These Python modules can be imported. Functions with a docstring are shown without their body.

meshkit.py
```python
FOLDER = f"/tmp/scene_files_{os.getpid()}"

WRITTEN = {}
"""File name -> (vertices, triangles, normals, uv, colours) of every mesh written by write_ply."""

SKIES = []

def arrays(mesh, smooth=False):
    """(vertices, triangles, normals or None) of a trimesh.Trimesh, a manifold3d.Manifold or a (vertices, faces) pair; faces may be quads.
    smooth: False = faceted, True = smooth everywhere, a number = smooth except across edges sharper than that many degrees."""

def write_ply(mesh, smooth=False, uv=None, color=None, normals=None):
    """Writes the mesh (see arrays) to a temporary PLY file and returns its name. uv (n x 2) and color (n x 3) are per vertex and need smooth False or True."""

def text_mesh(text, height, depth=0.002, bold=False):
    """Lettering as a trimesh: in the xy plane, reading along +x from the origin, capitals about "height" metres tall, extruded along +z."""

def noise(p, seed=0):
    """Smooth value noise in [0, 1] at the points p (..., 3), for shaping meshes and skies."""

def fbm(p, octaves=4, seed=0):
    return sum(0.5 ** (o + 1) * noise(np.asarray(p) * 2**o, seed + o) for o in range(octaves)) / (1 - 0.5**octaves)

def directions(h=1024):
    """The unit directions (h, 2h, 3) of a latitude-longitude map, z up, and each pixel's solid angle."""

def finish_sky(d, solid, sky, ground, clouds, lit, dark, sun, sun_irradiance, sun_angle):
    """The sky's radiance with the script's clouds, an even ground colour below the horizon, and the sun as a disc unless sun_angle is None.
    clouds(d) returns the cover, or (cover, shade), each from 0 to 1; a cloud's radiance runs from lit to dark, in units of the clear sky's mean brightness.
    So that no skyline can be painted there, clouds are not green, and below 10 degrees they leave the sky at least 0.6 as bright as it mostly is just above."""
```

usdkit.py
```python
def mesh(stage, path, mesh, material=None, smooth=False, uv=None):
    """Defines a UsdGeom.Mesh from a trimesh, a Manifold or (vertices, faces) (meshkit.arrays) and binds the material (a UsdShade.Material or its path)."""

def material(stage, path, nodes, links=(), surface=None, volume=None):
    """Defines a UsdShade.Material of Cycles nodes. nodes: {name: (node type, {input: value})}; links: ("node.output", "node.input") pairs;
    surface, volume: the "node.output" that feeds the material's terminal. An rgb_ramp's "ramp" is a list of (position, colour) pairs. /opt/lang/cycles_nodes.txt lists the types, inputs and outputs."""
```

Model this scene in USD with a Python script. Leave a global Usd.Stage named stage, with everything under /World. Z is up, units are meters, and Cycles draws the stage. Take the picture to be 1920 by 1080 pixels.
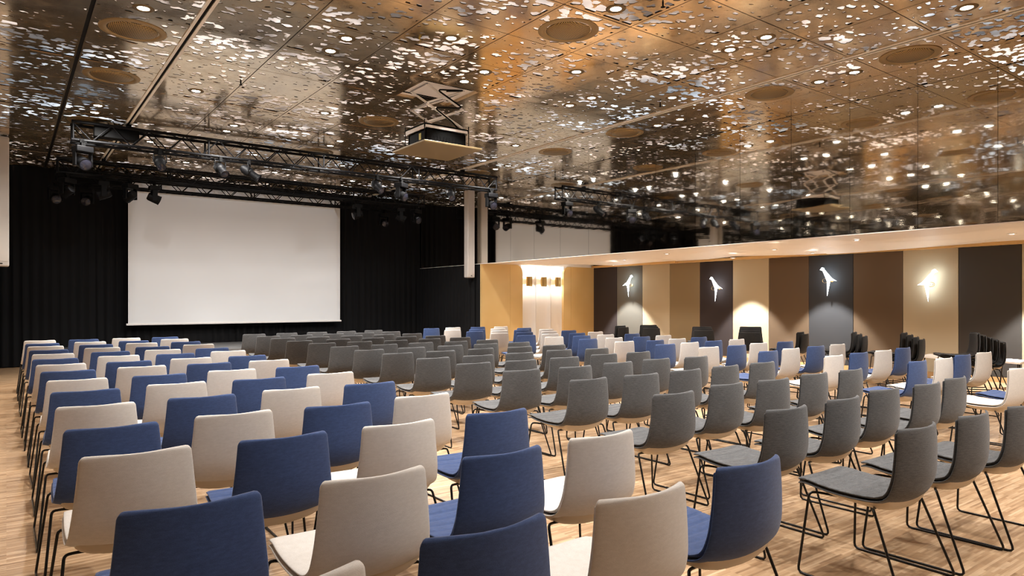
import math, random
import numpy as np
import trimesh, manifold3d
from scipy.interpolate import CubicSpline, PchipInterpolator
import usdkit, meshkit
from pxr import Usd, UsdGeom, UsdLux, UsdShade, Gf, Sdf

random.seed(7)
rng = np.random.default_rng(7)
PI = math.pi
stage = Usd.Stage.CreateInMemory()
UsdGeom.SetStageUpAxis(stage, 'Z')
UsdGeom.SetStageMetersPerUnit(stage, 1.0)
UsdGeom.Xform.Define(stage, '/World')
stage.SetDefaultPrim(stage.GetPrimAtPath('/World'))
UsdGeom.Scope.Define(stage, '/World/Looks')

# ------------------------------------------------------------------ camera, light levels, exposure
FPX, YAW, HOR, EYE = 1277.0, math.atan2(948.0, 1277.0), 564.5, 1.45
CC, SS = math.cos(YAW), math.sin(YAW)
EXPOSURE = 0.2
SPOT = 3900.0          # hall downlights
SPOT_CONE = 40.0
STAGE_CONE = 82.0        # rows in front of the stage, which also light the screen
BEAM = 0.6e6          # projector
ALCOVE_SPOT = 8000.0   # downlights in the low side ceiling, washing the fabric wall
SCONCE = 110.0
BIRD = 15.0
VOID = 1.55             # lit void above the perforated ceiling
WARM = (1.0, 0.80, 0.58)
WHITE = (1.0, 0.965, 0.925)
cam = UsdGeom.Camera.Define(stage, '/World/camera')
cam.CreateHorizontalApertureAttr(36.0)
cam.CreateVerticalApertureAttr(20.25)
cam.CreateFocalLengthAttr(36.0 * FPX / 1920)
cam.CreateVerticalApertureOffsetAttr((HOR - 540) / 1920 * 36.0)
cam.CreateClippingRangeAttr((0.05, 200.0))
cam.CreateExposureAttr(EXPOSURE)
cam.CreateFStopAttr(0.0)
cam.AddTransformOp().Set(Gf.Matrix4d(CC, -SS, 0, 0, 0, 0, 1, 0, -SS, -CC, 0, 0, 0, 0, EYE, 1))
dome = UsdLux.DomeLight.Define(stage, '/World/dome')
dome.CreateIntensityAttr(0.02)
dome.CreateColorAttr(Gf.Vec3f(1.0, 0.85, 0.7))

# ------------------------------------------------------------------ helpers
used = {}
def path_for(name, parent='/World'):
    parent = str(parent)
    k = (parent, name)
    n = used.get(k, -1) + 1
    used[k] = n
    return f'{parent}/{name}' + (f'_{n:03d}' if n else '')

def tag(p, label=None, cat=None, group=None, kind=None):
    for k, v in (('label', label), ('category', cat), ('group', group), ('kind', kind)):
        if v:
            p.SetCustomDataByKey(k, v)
    return p

def thing(name, label=None, cat=None, loc=(0, 0, 0), rotz=0, group=None, kind=None, tilt=0):
    x = UsdGeom.Xform.Define(stage, path_for(name))
    x.AddTranslateOp().Set(Gf.Vec3d(*map(float, loc)))
    x.AddRotateZOp().Set(float(rotz))
    if tilt:
        x.AddRotateXOp().Set(float(tilt))
    return tag(x.GetPrim(), label, cat, group, kind)

def dup(root, loc, rotz, label, group=None, tilt=0, kind=None):
    was = root.GetCustomData()
    r = thing(root.GetName(), label, was.get('category'), loc, rotz, group or was.get('group'), kind, tilt)
    r.GetReferences().AddInternalReference(root.GetPath())
    r.SetInstanceable(True)
    return r

def obj(name, mesh, mat, parent=None, smooth=False):
    pp = parent.GetPath() if parent is not None else '/World'
    return usdkit.mesh(stage, path_for(name, pp), mesh, M[mat], smooth).GetPrim()

def cat_(ms):
    return trimesh.util.concatenate(ms)

def box(x0, x1, y0, y1, z0, z1):
    m = trimesh.creation.box((x1 - x0, y1 - y0, z1 - z0))
    m.apply_translation(((x0 + x1) / 2, (y0 + y1) / 2, (z0 + z1) / 2))
    return m

def rbox(x0, x1, y0, y1, z0, z1, r=0.01, seg=8):
    a = []
    for x in (x0 + r, x1 - r):
        for y in (y0 + r, y1 - r):
            for z in (z0 + r, z1 - r):
                a.append(manifold3d.Manifold.sphere(r, seg).translate((x, y, z)))
    return manifold3d.Manifold.batch_hull(a)

def tm(man):
    m = man.to_mesh()
    return trimesh.Trimesh(m.vert_properties[:, :3], m.tri_verts, process=False)

def fillet(pts, r, n=5):
    pts = [np.array(p, float) for p in pts]
    out = [pts[0]]
    for i in range(1, len(pts) - 1):
        a, b, c = pts[i - 1], pts[i], pts[i + 1]
        u, v = a - b, c - b
        lu, lv = np.linalg.norm(u), np.linalg.norm(v)
        d = min(r, lu * .45, lv * .45)
        p0, p1 = b + u / lu * d, b + v / lv * d
        for t in np.linspace(0, 1, n):
            out.append((1 - t) ** 2 * p0 + 2 * t * (1 - t) * b + t * t * p1)
    out.append(pts[-1])
    return np.array(out)

def tube(pts, r, k=8, fil=0, n=5):
    p = fillet(pts, fil, n) if fil else np.array(pts, float)
    t = np.gradient(p, axis=0)
    t /= np.linalg.norm(t, axis=1, keepdims=True) + 1e-12
    up = np.array([0, 0, 1.0]) if abs(t[0][2]) < .9 else np.array([1.0, 0, 0])
    nrm = np.cross(t[0], up); nrm /= np.linalg.norm(nrm)
    V = []
    for i in range(len(p)):
        nrm = nrm - t[i] * np.dot(nrm, t[i]); nrm /= np.linalg.norm(nrm)
        b = np.cross(t[i], nrm)
        for j in range(k):
            a = 2 * PI * j / k
            V.append(p[i] + r * (math.cos(a) * nrm + math.sin(a) * b))
    F = []
    m = len(p)
    for i in range(m - 1):
        for j in range(k):
            a, b2 = i * k + j, i * k + (j + 1) % k
            F += [(a, b2, a + k), (b2, b2 + k, a + k)]
    V += [p[0], p[-1]]
    for j in range(k):
        F += [(m * k, (j + 1) % k, j), (m * k + 1, (m - 1) * k + j, (m - 1) * k + (j + 1) % k)]
    return trimesh.Trimesh(np.array(V), np.array(F), process=False)

def lathe(prof, k=32, c=(0, 0, 0)):
    """prof: (radius, z) pairs."""
    V, F = [], []
    for r, z in prof:
        for j in range(k):
            a = 2 * PI * j / k
            V.append((c[0] + r * math.cos(a), c[1] + r * math.sin(a), c[2] + z))
    for i in range(len(prof) - 1):
        for j in range(k):
            a, b = i * k + j, i * k + (j + 1) % k
            F += [(a, b, a + k), (b, b + k, a + k)]
    return trimesh.Trimesh(np.array(V), np.array(F), process=False)

def cyl(p0, p1, r, k=16):
    return tube([p0, p1], r, k)

GX = [4.97 + .95 * (k + .5) for k in range(-6, 6)]
GY0 = 5.18 - .95 * 9
GRIDY = [GY0 + .95 * k for k in range(24)]      # -3.37 ... 18.48
M = {}
def mat(name, nodes, links, surface='p.BSDF'):
    M[name] = usdkit.material(stage, '/World/Looks/' + name, nodes, links, surface=surface)

def plain(name, col, rough=.5, metal=0.0, spec=.5, **kw):
    mat(name, {'p': ('principled_bsdf', dict(base_color=col, roughness=rough, metallic=metal, specular_ior_level=spec, **kw))}, [])

# ------------------------------------------------------------------ materials
# oak mosaic floor: thin strips along x
mat('oak', {
    'g': ('geometry', {}),
    'b': ('brick_texture', dict(offset=.37, offset_frequency=2, color1=(0, 0, 0), color2=(1, 1, 1), mortar=(.35, .35, .35), scale=1.0, mortar_size=.0006, mortar_smooth=.1, bias=0.0, brick_width=.24, row_height=.0165)),
    'b2': ('brick_texture', dict(offset=.61, offset_frequency=3, color1=(0, 0, 0), color2=(1, 1, 1), mortar=(.5, .5, .5), scale=1.0, mortar_size=0.0, bias=0.0, brick_width=.48, row_height=.033)),
    'mm': ('mapping', dict(scale=(3.0, 60.0, 1.0))),
    'n': ('noise_texture', dict(scale=2.0, detail=5.0, roughness=.6)),
    'n2': ('noise_texture', dict(scale=.8, detail=2.0)),
    's1': ('mix_float', dict(fac=.22)),
    's2': ('mix_float', dict(fac=.46)),
    's3': ('mix_float', dict(fac=.12)),
    'r': ('rgb_ramp', dict(ramp=[(0.18, (.17, .088, .038)), (.38, (.33, .20, .105)), (.58, (.44, .29, .165)), (.82, (.62, .45, .29))])),
    'rr': ('map_range', dict(from_min=0.0, from_max=1.0, to_min=.30, to_max=.48)),
    'p': ('principled_bsdf', dict(specular_ior_level=.45)),
}, [('g.position', 'b.vector'), ('g.position', 'b2.vector'), ('g.position', 'mm.vector'), ('mm.vector', 'n.vector'), ('g.position', 'n2.vector'),
    ('b.color', 's1.a'), ('b2.color', 's1.b'), ('s1.result', 's2.a'), ('n.fac', 's2.b'), ('s2.result', 's3.a'), ('n2.fac', 's3.b'),
    ('s3.result', 'r.fac'), ('r.color', 'p.base_color'), ('n.fac', 'rr.value'), ('rr.result', 'p.roughness')])

def perforated(name, hole=True):
    nodes = {
        'g': ('geometry', {}),
        'big': ('noise_texture', dict(scale=.55, detail=2.0)),
        'mott': ('noise_texture', dict(scale=3.0, detail=4.0, roughness=.6)),
        'tint': ('rgb_ramp', dict(ramp=[(.3, (.64, .48, .29)), (.5, (.73, .57, .37)), (.7, (.66, .56, .43))])),
        'ro': ('map_range', dict(from_min=.3, from_max=.7, to_min=.07, to_max=.19)),
        'p': ('principled_bsdf', dict(metallic=.86, specular_ior_level=.5)),
    }
    links = [('g.position', 'big.vector'), ('g.position', 'mott.vector'), ('big.fac', 'tint.fac'), ('tint.color', 'p.base_color'), ('mott.fac', 'ro.value'), ('ro.result', 'p.roughness')]
    if hole:
        nodes.update({
            'wn': ('noise_texture', dict(scale=7.0, detail=2.0)),
            'ws': ('vector_math', dict(math_type='subtract', vector2=(.5, .5, .5))),
            'wm': ('vector_math', dict(math_type='scale', scale=.16)),
            'wa': ('vector_math', dict(math_type='add')),
            'mp': ('mapping', dict(scale=(7.0, 10.5, 0.0))),
            'v': ('voronoi_texture', dict(dimensions='2D', feature='f1', scale=1.0, randomness=1.0)),
            'sc': ('separate_color', {}),
            'dn': ('noise_texture', dict(scale=.9, detail=2.5, roughness=.55)),
            'dm': ('map_range', dict(from_min=.32, from_max=.62, to_min=-.05, to_max=.39, clamp=True)),
            'cm': ('math', dict(math_type='multiply_add', value2=.34, value3=-.12)),
            'th': ('math', dict(math_type='add')),
            'ls': ('math', dict(math_type='greater_than')),
            'xyz': ('separate_xyz', {}),
            'ox': ('math', dict(math_type='subtract', value2=GX[0] - .95 * 8)),
            'oy': ('math', dict(math_type='subtract', value2=GRIDY[0] - .95 * 8)),
            'px': ('math', dict(math_type='pingpong', value2=.475)),
            'py': ('math', dict(math_type='pingpong', value2=.475)),
            'mn': ('math', dict(math_type='minimum')),
            'lt': ('math', dict(math_type='less_than', value2=.035)),
            'mx': ('math', dict(math_type='maximum')),
        })
        links += [('g.position', 'wn.vector'), ('wn.color', 'ws.vector1'), ('ws.vector', 'wm.vector1'), ('g.position', 'wa.vector1'), ('wm.vector', 'wa.vector2'),
                  ('wa.vector', 'mp.vector'), ('mp.vector', 'v.vector'), ('v.color', 'sc.color'), ('g.position', 'dn.vector'), ('dn.fac', 'dm.value'),
                  ('sc.r', 'cm.value1'), ('dm.result', 'th.value1'), ('cm.value', 'th.value2'), ('v.distance', 'ls.value1'), ('th.value', 'ls.value2'), ('g.position', 'xyz.vector'), ('xyz.x', 'ox.value1'), ('xyz.y', 'oy.value1'),
                  ('ox.value', 'px.value1'), ('oy.value', 'py.value1'), ('px.value', 'mn.value1'), ('py.value', 'mn.value2'), ('mn.value', 'lt.value1'),
                  ('ls.value', 'mx.value1'), ('lt.value', 'mx.value2'), ('mx.value', 'p.alpha')]
    mat(name, nodes, links)
perforated('gold_sheet_perforated')
perforated('gold_sheet', hole=False)

# the lit void above the ceiling sheets: service lamps behind patches of diffusing cloth
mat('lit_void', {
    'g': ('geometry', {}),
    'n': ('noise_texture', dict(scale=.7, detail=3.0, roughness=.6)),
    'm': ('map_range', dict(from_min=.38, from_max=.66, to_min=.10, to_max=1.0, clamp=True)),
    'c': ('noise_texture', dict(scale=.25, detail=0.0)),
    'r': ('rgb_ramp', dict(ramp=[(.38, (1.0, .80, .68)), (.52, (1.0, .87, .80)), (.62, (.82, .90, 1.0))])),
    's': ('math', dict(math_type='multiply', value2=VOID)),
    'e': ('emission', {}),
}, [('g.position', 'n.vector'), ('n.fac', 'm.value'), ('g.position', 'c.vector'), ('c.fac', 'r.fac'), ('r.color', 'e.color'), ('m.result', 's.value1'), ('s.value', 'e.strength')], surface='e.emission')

mat('mirror', {
    'g': ('geometry', {}),
    'mp': ('mapping', dict(scale=(1.0, 1.0, 5.0))),
    'n': ('noise_texture', dict(scale=1.6, detail=2.0)),
    'b': ('bump', dict(strength=.035, distance=.012)),
    'p': ('principled_bsdf', dict(base_color=(.80, .76, .69), metallic=1.0, roughness=.035)),
}, [('g.position', 'mp.vector'), ('mp.vector', 'n.vector'), ('n.fac', 'b.height'), ('b.normal', 'p.normal')])

def fabric(name, a, b, scale=260.0, rough=.85, sheen=.25, mot=40.0, bump=.25, zs=3.0):
    mat(name, {
        't': ('texture_coordinate', {}),
        'mp': ('mapping', dict(scale=(1.0, 1.0, zs))),
        'n': ('noise_texture', dict(scale=scale, detail=2.0)),
        'n2': ('noise_texture', dict(scale=mot, detail=3.0)),
        'mx': ('mix_float', dict(fac=.45)),
        'r': ('rgb_ramp', dict(ramp=[(.3, a), (.7, b)])),
        'bp': ('bump', dict(strength=bump, distance=.002)),
        'p': ('principled_bsdf', dict(roughness=rough, sheen_weight=sheen, sheen_roughness=.5, specular_ior_level=.25)),
    }, [('t.object', 'mp.vector'), ('mp.vector', 'n.vector'), ('mp.vector', 'n2.vector'), ('n.fac', 'mx.a'), ('n2.fac', 'mx.b'), ('mx.result', 'r.fac'), ('r.color', 'p.base_color'),
        ('n.fac', 'bp.height'), ('bp.normal', 'p.normal')])
fabric('blue_wool', (.024, .045, .120), (.052, .092, .225), 300.0, sheen=.2)
fabric('beige_wool', (.56, .525, .48), (.68, .645, .60), 300.0, sheen=.1, rough=.6)
fabric('grey_wool', (.030, .030, .031), (.125, .126, .128), 150.0, mot=32.0, sheen=.2, zs=9.0)
fabric('black_wool', (.010, .010, .010), (.030, .029, .028), 150.0, mot=32.0, sheen=.1, zs=9.0)
fabric('black_velour', (.0018, .0018, .0022), (.004, .004, .005), 90.0, sheen=.02, bump=.1)
plain('cream_plastic', (.55, .46, .34), .45)
plain('black_steel', (.012, .012, .012), .32, .4)
plain('black_paint', (.0025, .0025, .003), .55, spec=.14)
plain('black_matt', (.003, .003, .003), .8, spec=.15)
plain('dark_lens', (.02, .02, .03), .08)
plain('steel', (.55, .55, .56), .3, 1.0)
plain('white_paint', (.80, .77, .72), .5)
plain('speaker_grey', (.52, .48, .44), .5)
plain('white_gloss', (.82, .80, .77), .3)
plain('rail_beige', (.78, .72, .62), .4)
plain('screen_cloth', (.78, .79, .80), .8)
plain('soffit_white', (.86, .80, .73), .55)
plain('gold_trim', (.62, .40, .16), .4, .3)
plain('oak_edge', (.50, .30, .13), .5)
plain('stage_deck', (.10, .10, .10), .6)
plain('plaster', (.45, .40, .34), .7)
plain('bronze', (.16, .11, .05), .4, .9)
plain('white_tray', (.93, .90, .87), .5)
plain('gold_board', (.34, .25, .13), .3, .3)
plain('projector_black', (.0022, .0022, .0022), .6, spec=.06)
plain('yellow_sticker', (.75, .62, .02), .5)
plain('brass', (.62, .42, .16), .3, .9)
plain('grille_gold', (.34, .23, .10), .42, .8)
mat('gold_panel', {
    'g': ('geometry', {}), 'n': ('noise_texture', dict(scale=1.2, detail=2.0)),
    'r': ('rgb_ramp', dict(ramp=[(.3, (.74, .50, .20)), (.7, (.82, .58, .26))])),
    'p': ('principled_bsdf', dict(roughness=.30, metallic=.35))},
    [('g.position', 'n.vector'), ('n.fac', 'r.fac'), ('r.color', 'p.base_color')])
mat('grille_disc', {
    't': ('texture_coordinate', {}),
    'v': ('voronoi_texture', dict(dimensions='2D', feature='f1', scale=62.0, randomness=0.0)),
    'l': ('math', dict(math_type='greater_than', value2=.36)),
    'r': ('rgb_ramp', dict(ramp=[(0.0, (.02, .015, .01)), (1.0, (.42, .28, .11))])),
    'p': ('principled_bsdf', dict(roughness=.38, metallic=.85))},
    [('t.object', 'v.vector'), ('v.distance', 'l.value1'), ('l.value', 'r.fac'), ('r.color', 'p.base_color')])
def wallcloth(name, col):
    mat(name, {'g': ('geometry', {}), 'mp': ('mapping', dict(scale=(1.0, 1.0, 1.0))), 'n': ('noise_texture', dict(scale=260.0, detail=1.0)),
               'r': ('rgb_ramp', dict(ramp=[(.3, tuple(c * .85 for c in col)), (.7, tuple(c * 1.12 for c in col))])),
               'b': ('bump', dict(strength=.15, distance=.001)),
               'p': ('principled_bsdf', dict(roughness=.9, sheen_weight=.1, specular_ior_level=.2))},
        [('g.position', 'mp.vector'), ('mp.vector', 'n.vector'), ('n.fac', 'r.fac'), ('r.color', 'p.base_color'), ('n.fac', 'b.height'), ('b.normal', 'p.normal')])
wallcloth('cloth_charcoal', (.050, .046, .042))
wallcloth('cloth_plum', (.032, .024, .024))
wallcloth('cloth_olive', (.115, .110, .094))
wallcloth('cloth_sand', (.43, .37, .26))
wallcloth('cloth_ochre', (.24, .18, .10))
wallcloth('cloth_brown', (.105, .072, .044))
wallcloth('cloth_ink', (.034, .036, .040))
def emit(name, col, s):
    mat(name, {'e': ('emission', dict(color=col, strength=s))}, [], surface='e.emission')
emit('lamp_lens', (1.0, .93, .82), 22.0)
emit('bird_paper', (.86, .95, 1.0), BIRD)
emit('sconce_lens', (1.0, .92, .80), 14.0)

# ------------------------------------------------------------------ room shell
X0, X1 = -0.21, 10.15           # mirror bulkheads either side of the tall hall
ZC, ZS = 4.43, 2.44             # hall ceiling, underside of the side bulkheads
YB, YF = -3.4, 18.5             # behind the camera, behind the stage curtain
XW, YE = 14.25, 15.05           # fabric wall and end wall of the side bay
HATCH = (4, 12)                                 # removed ceiling sheet (column, row)

obj('floor', box(-4.6, XW + .1, YB, YF + .1, -.1, 0), 'oak')
tag(stage.GetPrimAtPath('/World/floor'), 'pale oak mosaic floor of thin strips across the hall', kind='structure')

ceil = thing('ceiling', 'gold perforated metal ceiling of square sheets with lit holes', kind='structure')
diffuser_xy = [(x, y) for x in (1.12, 4.97, 8.80) for y in (3.755, 5.655, 8.505, 10.405, 13.255) if not (x == 4.97 and y == 8.505)]
hx = [i for i in range(11) if GX[i] < 4.97 < GX[i + 1]][0]
hy = [j for j in range(23) if GRIDY[j] < 8.5 < GRIDY[j + 1]][0]
for i in range(11):
    for j in range(23):
        if (i, j) == (hx, hy):
            continue
        a, b = GX[i], GX[i + 1]
        g0 = .05 if abs(a - 1.645) < .02 or abs(a - 8.295) < .02 else .005
        g1 = .05 if abs(b - 1.645) < .02 or abs(b - 8.295) < .02 else .005
        if abs(a - .695) < .02: g0 = .02
        if abs(b - .695) < .02: g1 = .02
        dz = random.uniform(-.0015, .0015)
        m = box(a + g0, b - g1, GRIDY[j] + .005, GRIDY[j + 1] - .005, ZC + dz, ZC + .008 + dz)
        obj('ceiling_panel', m, 'gold_sheet_perforated', ceil)
bars = [box(x - w, x + w, YB, YF, ZC + .011, ZC + .03) for x, w in ((x, .032 if abs(x - .695) < .02 else .014) for x in GX)] + [box(GX[0], GX[-1], y - .014, y + .014, ZC + .0115, ZC + .029) for y in GRIDY]
obj('suspension_grid', cat_(bars), 'black_matt', ceil)
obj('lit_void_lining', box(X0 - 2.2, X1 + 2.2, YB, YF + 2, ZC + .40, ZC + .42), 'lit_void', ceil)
# two partition tracks in the ceiling: pale flanges with a dark slot
for k, (x, side) in enumerate(((1.645, 'left'), (8.295, 'right'))):
    t = thing('ceiling_track', f'pale partition track in the gold ceiling, {"the wide one far from the mirror" if side == "left" else "the one beside the mirror"}', 'ceiling track', (x, 0, ZC), group='partition tracks')
    for s in (-1, 1):
        obj('flange', box(*sorted((s * .018, s * .05)), YB, YF, -.012, .012), 'rail_beige', t)
    obj('slot', box(-.018, .018, YB, YF, .004, .012), 'black_matt', t)

# mirror bulkheads
def bulkhead(name, x, out, label):
    w = thing(name, label, kind='structure')
    for j in range(23):
        obj('mirror_panel', box(*sorted((x, x + out * .02)), GRIDY[j] + .0025, GRIDY[j + 1] - .0025, ZS + .012, ZC - .004), 'mirror', w)
    obj('backing', box(*sorted((x + out * .021, x + out * .06)), YB, YF, ZS + .01, ZC + .012), 'black_matt', w)
    obj('edge_bead', box(*sorted((x - out * .006, x + out * .05)), YB, YF, ZS - .004, ZS + .008), 'soffit_white', w)
    return w
bulkhead('wall_bulkhead_right', X1, 1, 'tall mirror band over the side bay, in square-jointed panels')
bulkhead('wall_bulkhead_left', X0, -1, 'mirror band facing the other one across the hall')

# wall behind the stage and the side returns
obj('wall_front', box(-4.6, XW, YF + .02, YF + .1, 0, ZC + .012), 'black_matt'); tag(stage.GetPrimAtPath('/World/wall_front'), 'black wall behind the stage curtain', kind='structure')
obj('wall_front_right', box(X1, X1 + .06, YE + .06, YF, 0, ZS), 'black_velour'); tag(stage.GetPrimAtPath('/World/wall_front_right'), 'black cloth side wall between stage and gold end wall', kind='structure')
obj('wall_back', box(-4.6, XW, YB - .1, YB, 0, ZC + .4), 'plaster'); tag(stage.GetPrimAtPath('/World/wall_back'), 'plain back wall of the hall', kind='structure')

# left bay (hardly seen): soffit, wall
wl = thing('wall_left', 'plain wall of the left side bay', kind='structure')
obj('wall_face', box(-4.6, -4.31, YB, YE + .1, 0, ZS + .1), 'cloth_sand', wl)
obj('side_return', box(X0 - .06, X0, YE + .06, YF, 0, ZS), 'black_velour', wl)
obj('bay_ceiling', box(-4.5, X0 - .06, YB, YE, ZS, ZS + .05), 'soffit_white', wl)

# right bay: fabric wall of 1 m panels
wr = thing('wall_right', 'side wall of tall fabric panels in charcoal, sand, ochre, brown and ink', kind='structure')
edges = [15.06 - .9827 * k for k in range(20)]
cols = ['cloth_plum', 'cloth_olive', 'cloth_sand', 'cloth_ochre', 'cloth_plum', 'cloth_sand', 'cloth_brown', 'cloth_ink', 'cloth_brown', 'cloth_sand', 'cloth_charcoal', 'cloth_sand',
        'cloth_brown', 'cloth_ink', 'cloth_ochre', 'cloth_sand', 'cloth_plum', 'cloth_olive', 'cloth_charcoal']
for k in range(19):
    m = tm(rbox(XW, XW + .05, edges[k + 1] + .004, edges[k] - .004, .09, ZS + .3, .006, 8))
    obj('fabric_panel', m, cols[k], wr, 40)
obj('wall_backing', box(XW + .03, XW + .12, YB, YE + .1, 0, ZS + .4), 'black_matt', wr)
obj('baseboard_right', box(XW - .012, XW + .06, YB, YE, 0, .09), 'oak_edge'); tag(stage.GetPrimAtPath('/World/baseboard_right'), 'low oak skirting under the fabric wall panels', kind='structure')

# folded white underside of the bulkhead
nx, ny = 4, 14
gx = np.linspace(X1 + .05, XW - .10, nx + 1); gy = np.linspace(YB, YE, ny + 1)
P = np.zeros((nx + 1, ny + 1, 3))
for i in range(nx + 1):
    for j in range(ny + 1):
        jx = 0 if i in (0, nx) else rng.uniform(-.35, .35)
        jy = 0 if j in (0, ny) else rng.uniform(-.4, .4)
        P[i, j] = (gx[i] + jx, gy[j] + jy, ZS if i == 0 else ZS + rng.uniform(-.01, .17) * (1.0 if i < nx else .6))
V, F = P.reshape(-1, 3), []
for i in range(nx):
    for j in range(ny):
        a, b, c, d = i * (ny + 1) + j, i * (ny + 1) + j + 1, (i + 1) * (ny + 1) + j + 1, (i + 1) * (ny + 1) + j
        F += [(a, b, c), (a, c, d)] if (i + j) % 2 else [(a, b, d), (b, c, d)]
obj('ceiling_bay', trimesh.Trimesh(V, np.array(F), process=False), 'soffit_white'); tag(stage.GetPrimAtPath('/World/ceiling_bay'), 'white folded facet underside of the bulkhead over the side bay', kind='structure')
obj('ceiling_bay_top', box(X1 + .04, XW + .1, YB, YE + .1, ZS + .32, ZS + .36), 'white_paint'); tag(stage.GetPrimAtPath('/World/ceiling_bay_top'), 'slab over the side bay', kind='structure')
# gold cornice, running in steps
ci = 0
y = YE
for L, d in ((.95, .10), (2.3, .16), (1.7, .08), (2.4, .18), (2.9, .09), (2.6, .15), (2.2, .1), (3.2, .16)):
    obj('trim_' + str(ci + 1), box(XW - d, XW + .01, max(YB, y - L), y, ZS + .005, ZS + .065), 'gold_trim')
    tag(stage.GetPrimAtPath(f'/World/trim_{ci + 1}'), 'gold cornice step between fabric wall and folded ceiling', kind='structure')
    y -= L; ci += 1

# end wall of the bay: gold panel, white fluted niche, gold panel
def gold_slab(x0, x1, round_left, round_right):
    r = .22
    z1 = ZS + .01
    pts = [(x0, 0), (x1, 0)]
    if round_right:
        pts += [(x1 - r + r * math.cos(a), z1 - r + r * math.sin(a)) for a in np.linspace(0, PI / 2, 9)]
    else:
        pts += [(x1, z1)]
    if round_left:
        pts += [(x0 + r - r * math.sin(a), z1 - r + r * math.cos(a)) for a in np.linspace(0, PI / 2, 9)]
    else:
        pts += [(x0, z1)]
    import shapely
    m = trimesh.creation.extrude_polygon(shapely.Polygon(pts), .16)
    m.apply_transform(trimesh.transformations.rotation_matrix(PI / 2, (1, 0, 0)))
    m.apply_translation((0, YE + .16, 0))
    return m
def end_wall(name, label, mx):
    """mx: maps x of the right-hand bay to the bay built."""
    we = thing(name, label, kind='structure')
    def put(nm, m, mt, sm=False):
        m = m.copy()
        m.vertices[:, 0] = mx(m.vertices[:, 0])
        if m.volume < 0:
            m.invert()
        obj(nm, m, mt, we, sm)
    put('gold_panel', gold_slab(X1 + .005, 11.10, False, False), 'gold_panel')
    put('gold_panel', gold_slab(11.105, 11.54, False, True), 'gold_panel')
    put('gold_panel', gold_slab(13.05, 13.33, True, False), 'gold_panel')
    put('gold_panel', gold_slab(13.335, XW, False, False), 'gold_panel')
    put('niche_lining', box(11.4, 13.2, YE + .16, YE + .3, 0, ZS + .12), 'white_gloss')
    put('niche_corner', box(11.2, 11.51, YE + .036, YE + .15, 2.0, ZS + .012), 'white_gloss')
    put('niche_corner', box(13.08, 13.4, YE + .036, YE + .15, 2.0, ZS + .012), 'white_gloss')
    put('niche_lintel', box(X1 + .06, XW, YE + .02, YE + .3, ZS + .012, ZS + .3), 'white_gloss')
    for a, b in ((11.50, 12.04), (12.04, 12.585), (12.585, 13.09)):
        # shallow concave flute between raised cusps
        n = 24
        xs = np.linspace(a + .004, b - .004, n)
        t = (xs - (a + b) / 2) / ((b - a) / 2)
        ys = YE + .15 - .115 * np.abs(t) ** 3.2
        V, F = [], []
        for x, yy in zip(xs, ys):
            V += [(x, yy, 0), (x, yy, ZS + .012), (x, YE + .17, ZS + .012), (x, YE + .17, 0)]
        for i in range(n - 1):
            for q in range(4):
                u, w = i * 4 + q, i * 4 + (q + 1) % 4
                F += [(u, w, u + 4), (w, w + 4, u + 4)]
        F += [(0, 1, 2), (0, 2, 3), (4 * n - 4, 4 * n - 2, 4 * n - 3), (4 * n - 4, 4 * n - 1, 4 * n - 2)]
        put('niche_flute', trimesh.Trimesh(np.array(V, float), np.array(F), process=False), 'white_gloss', 30)
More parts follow.
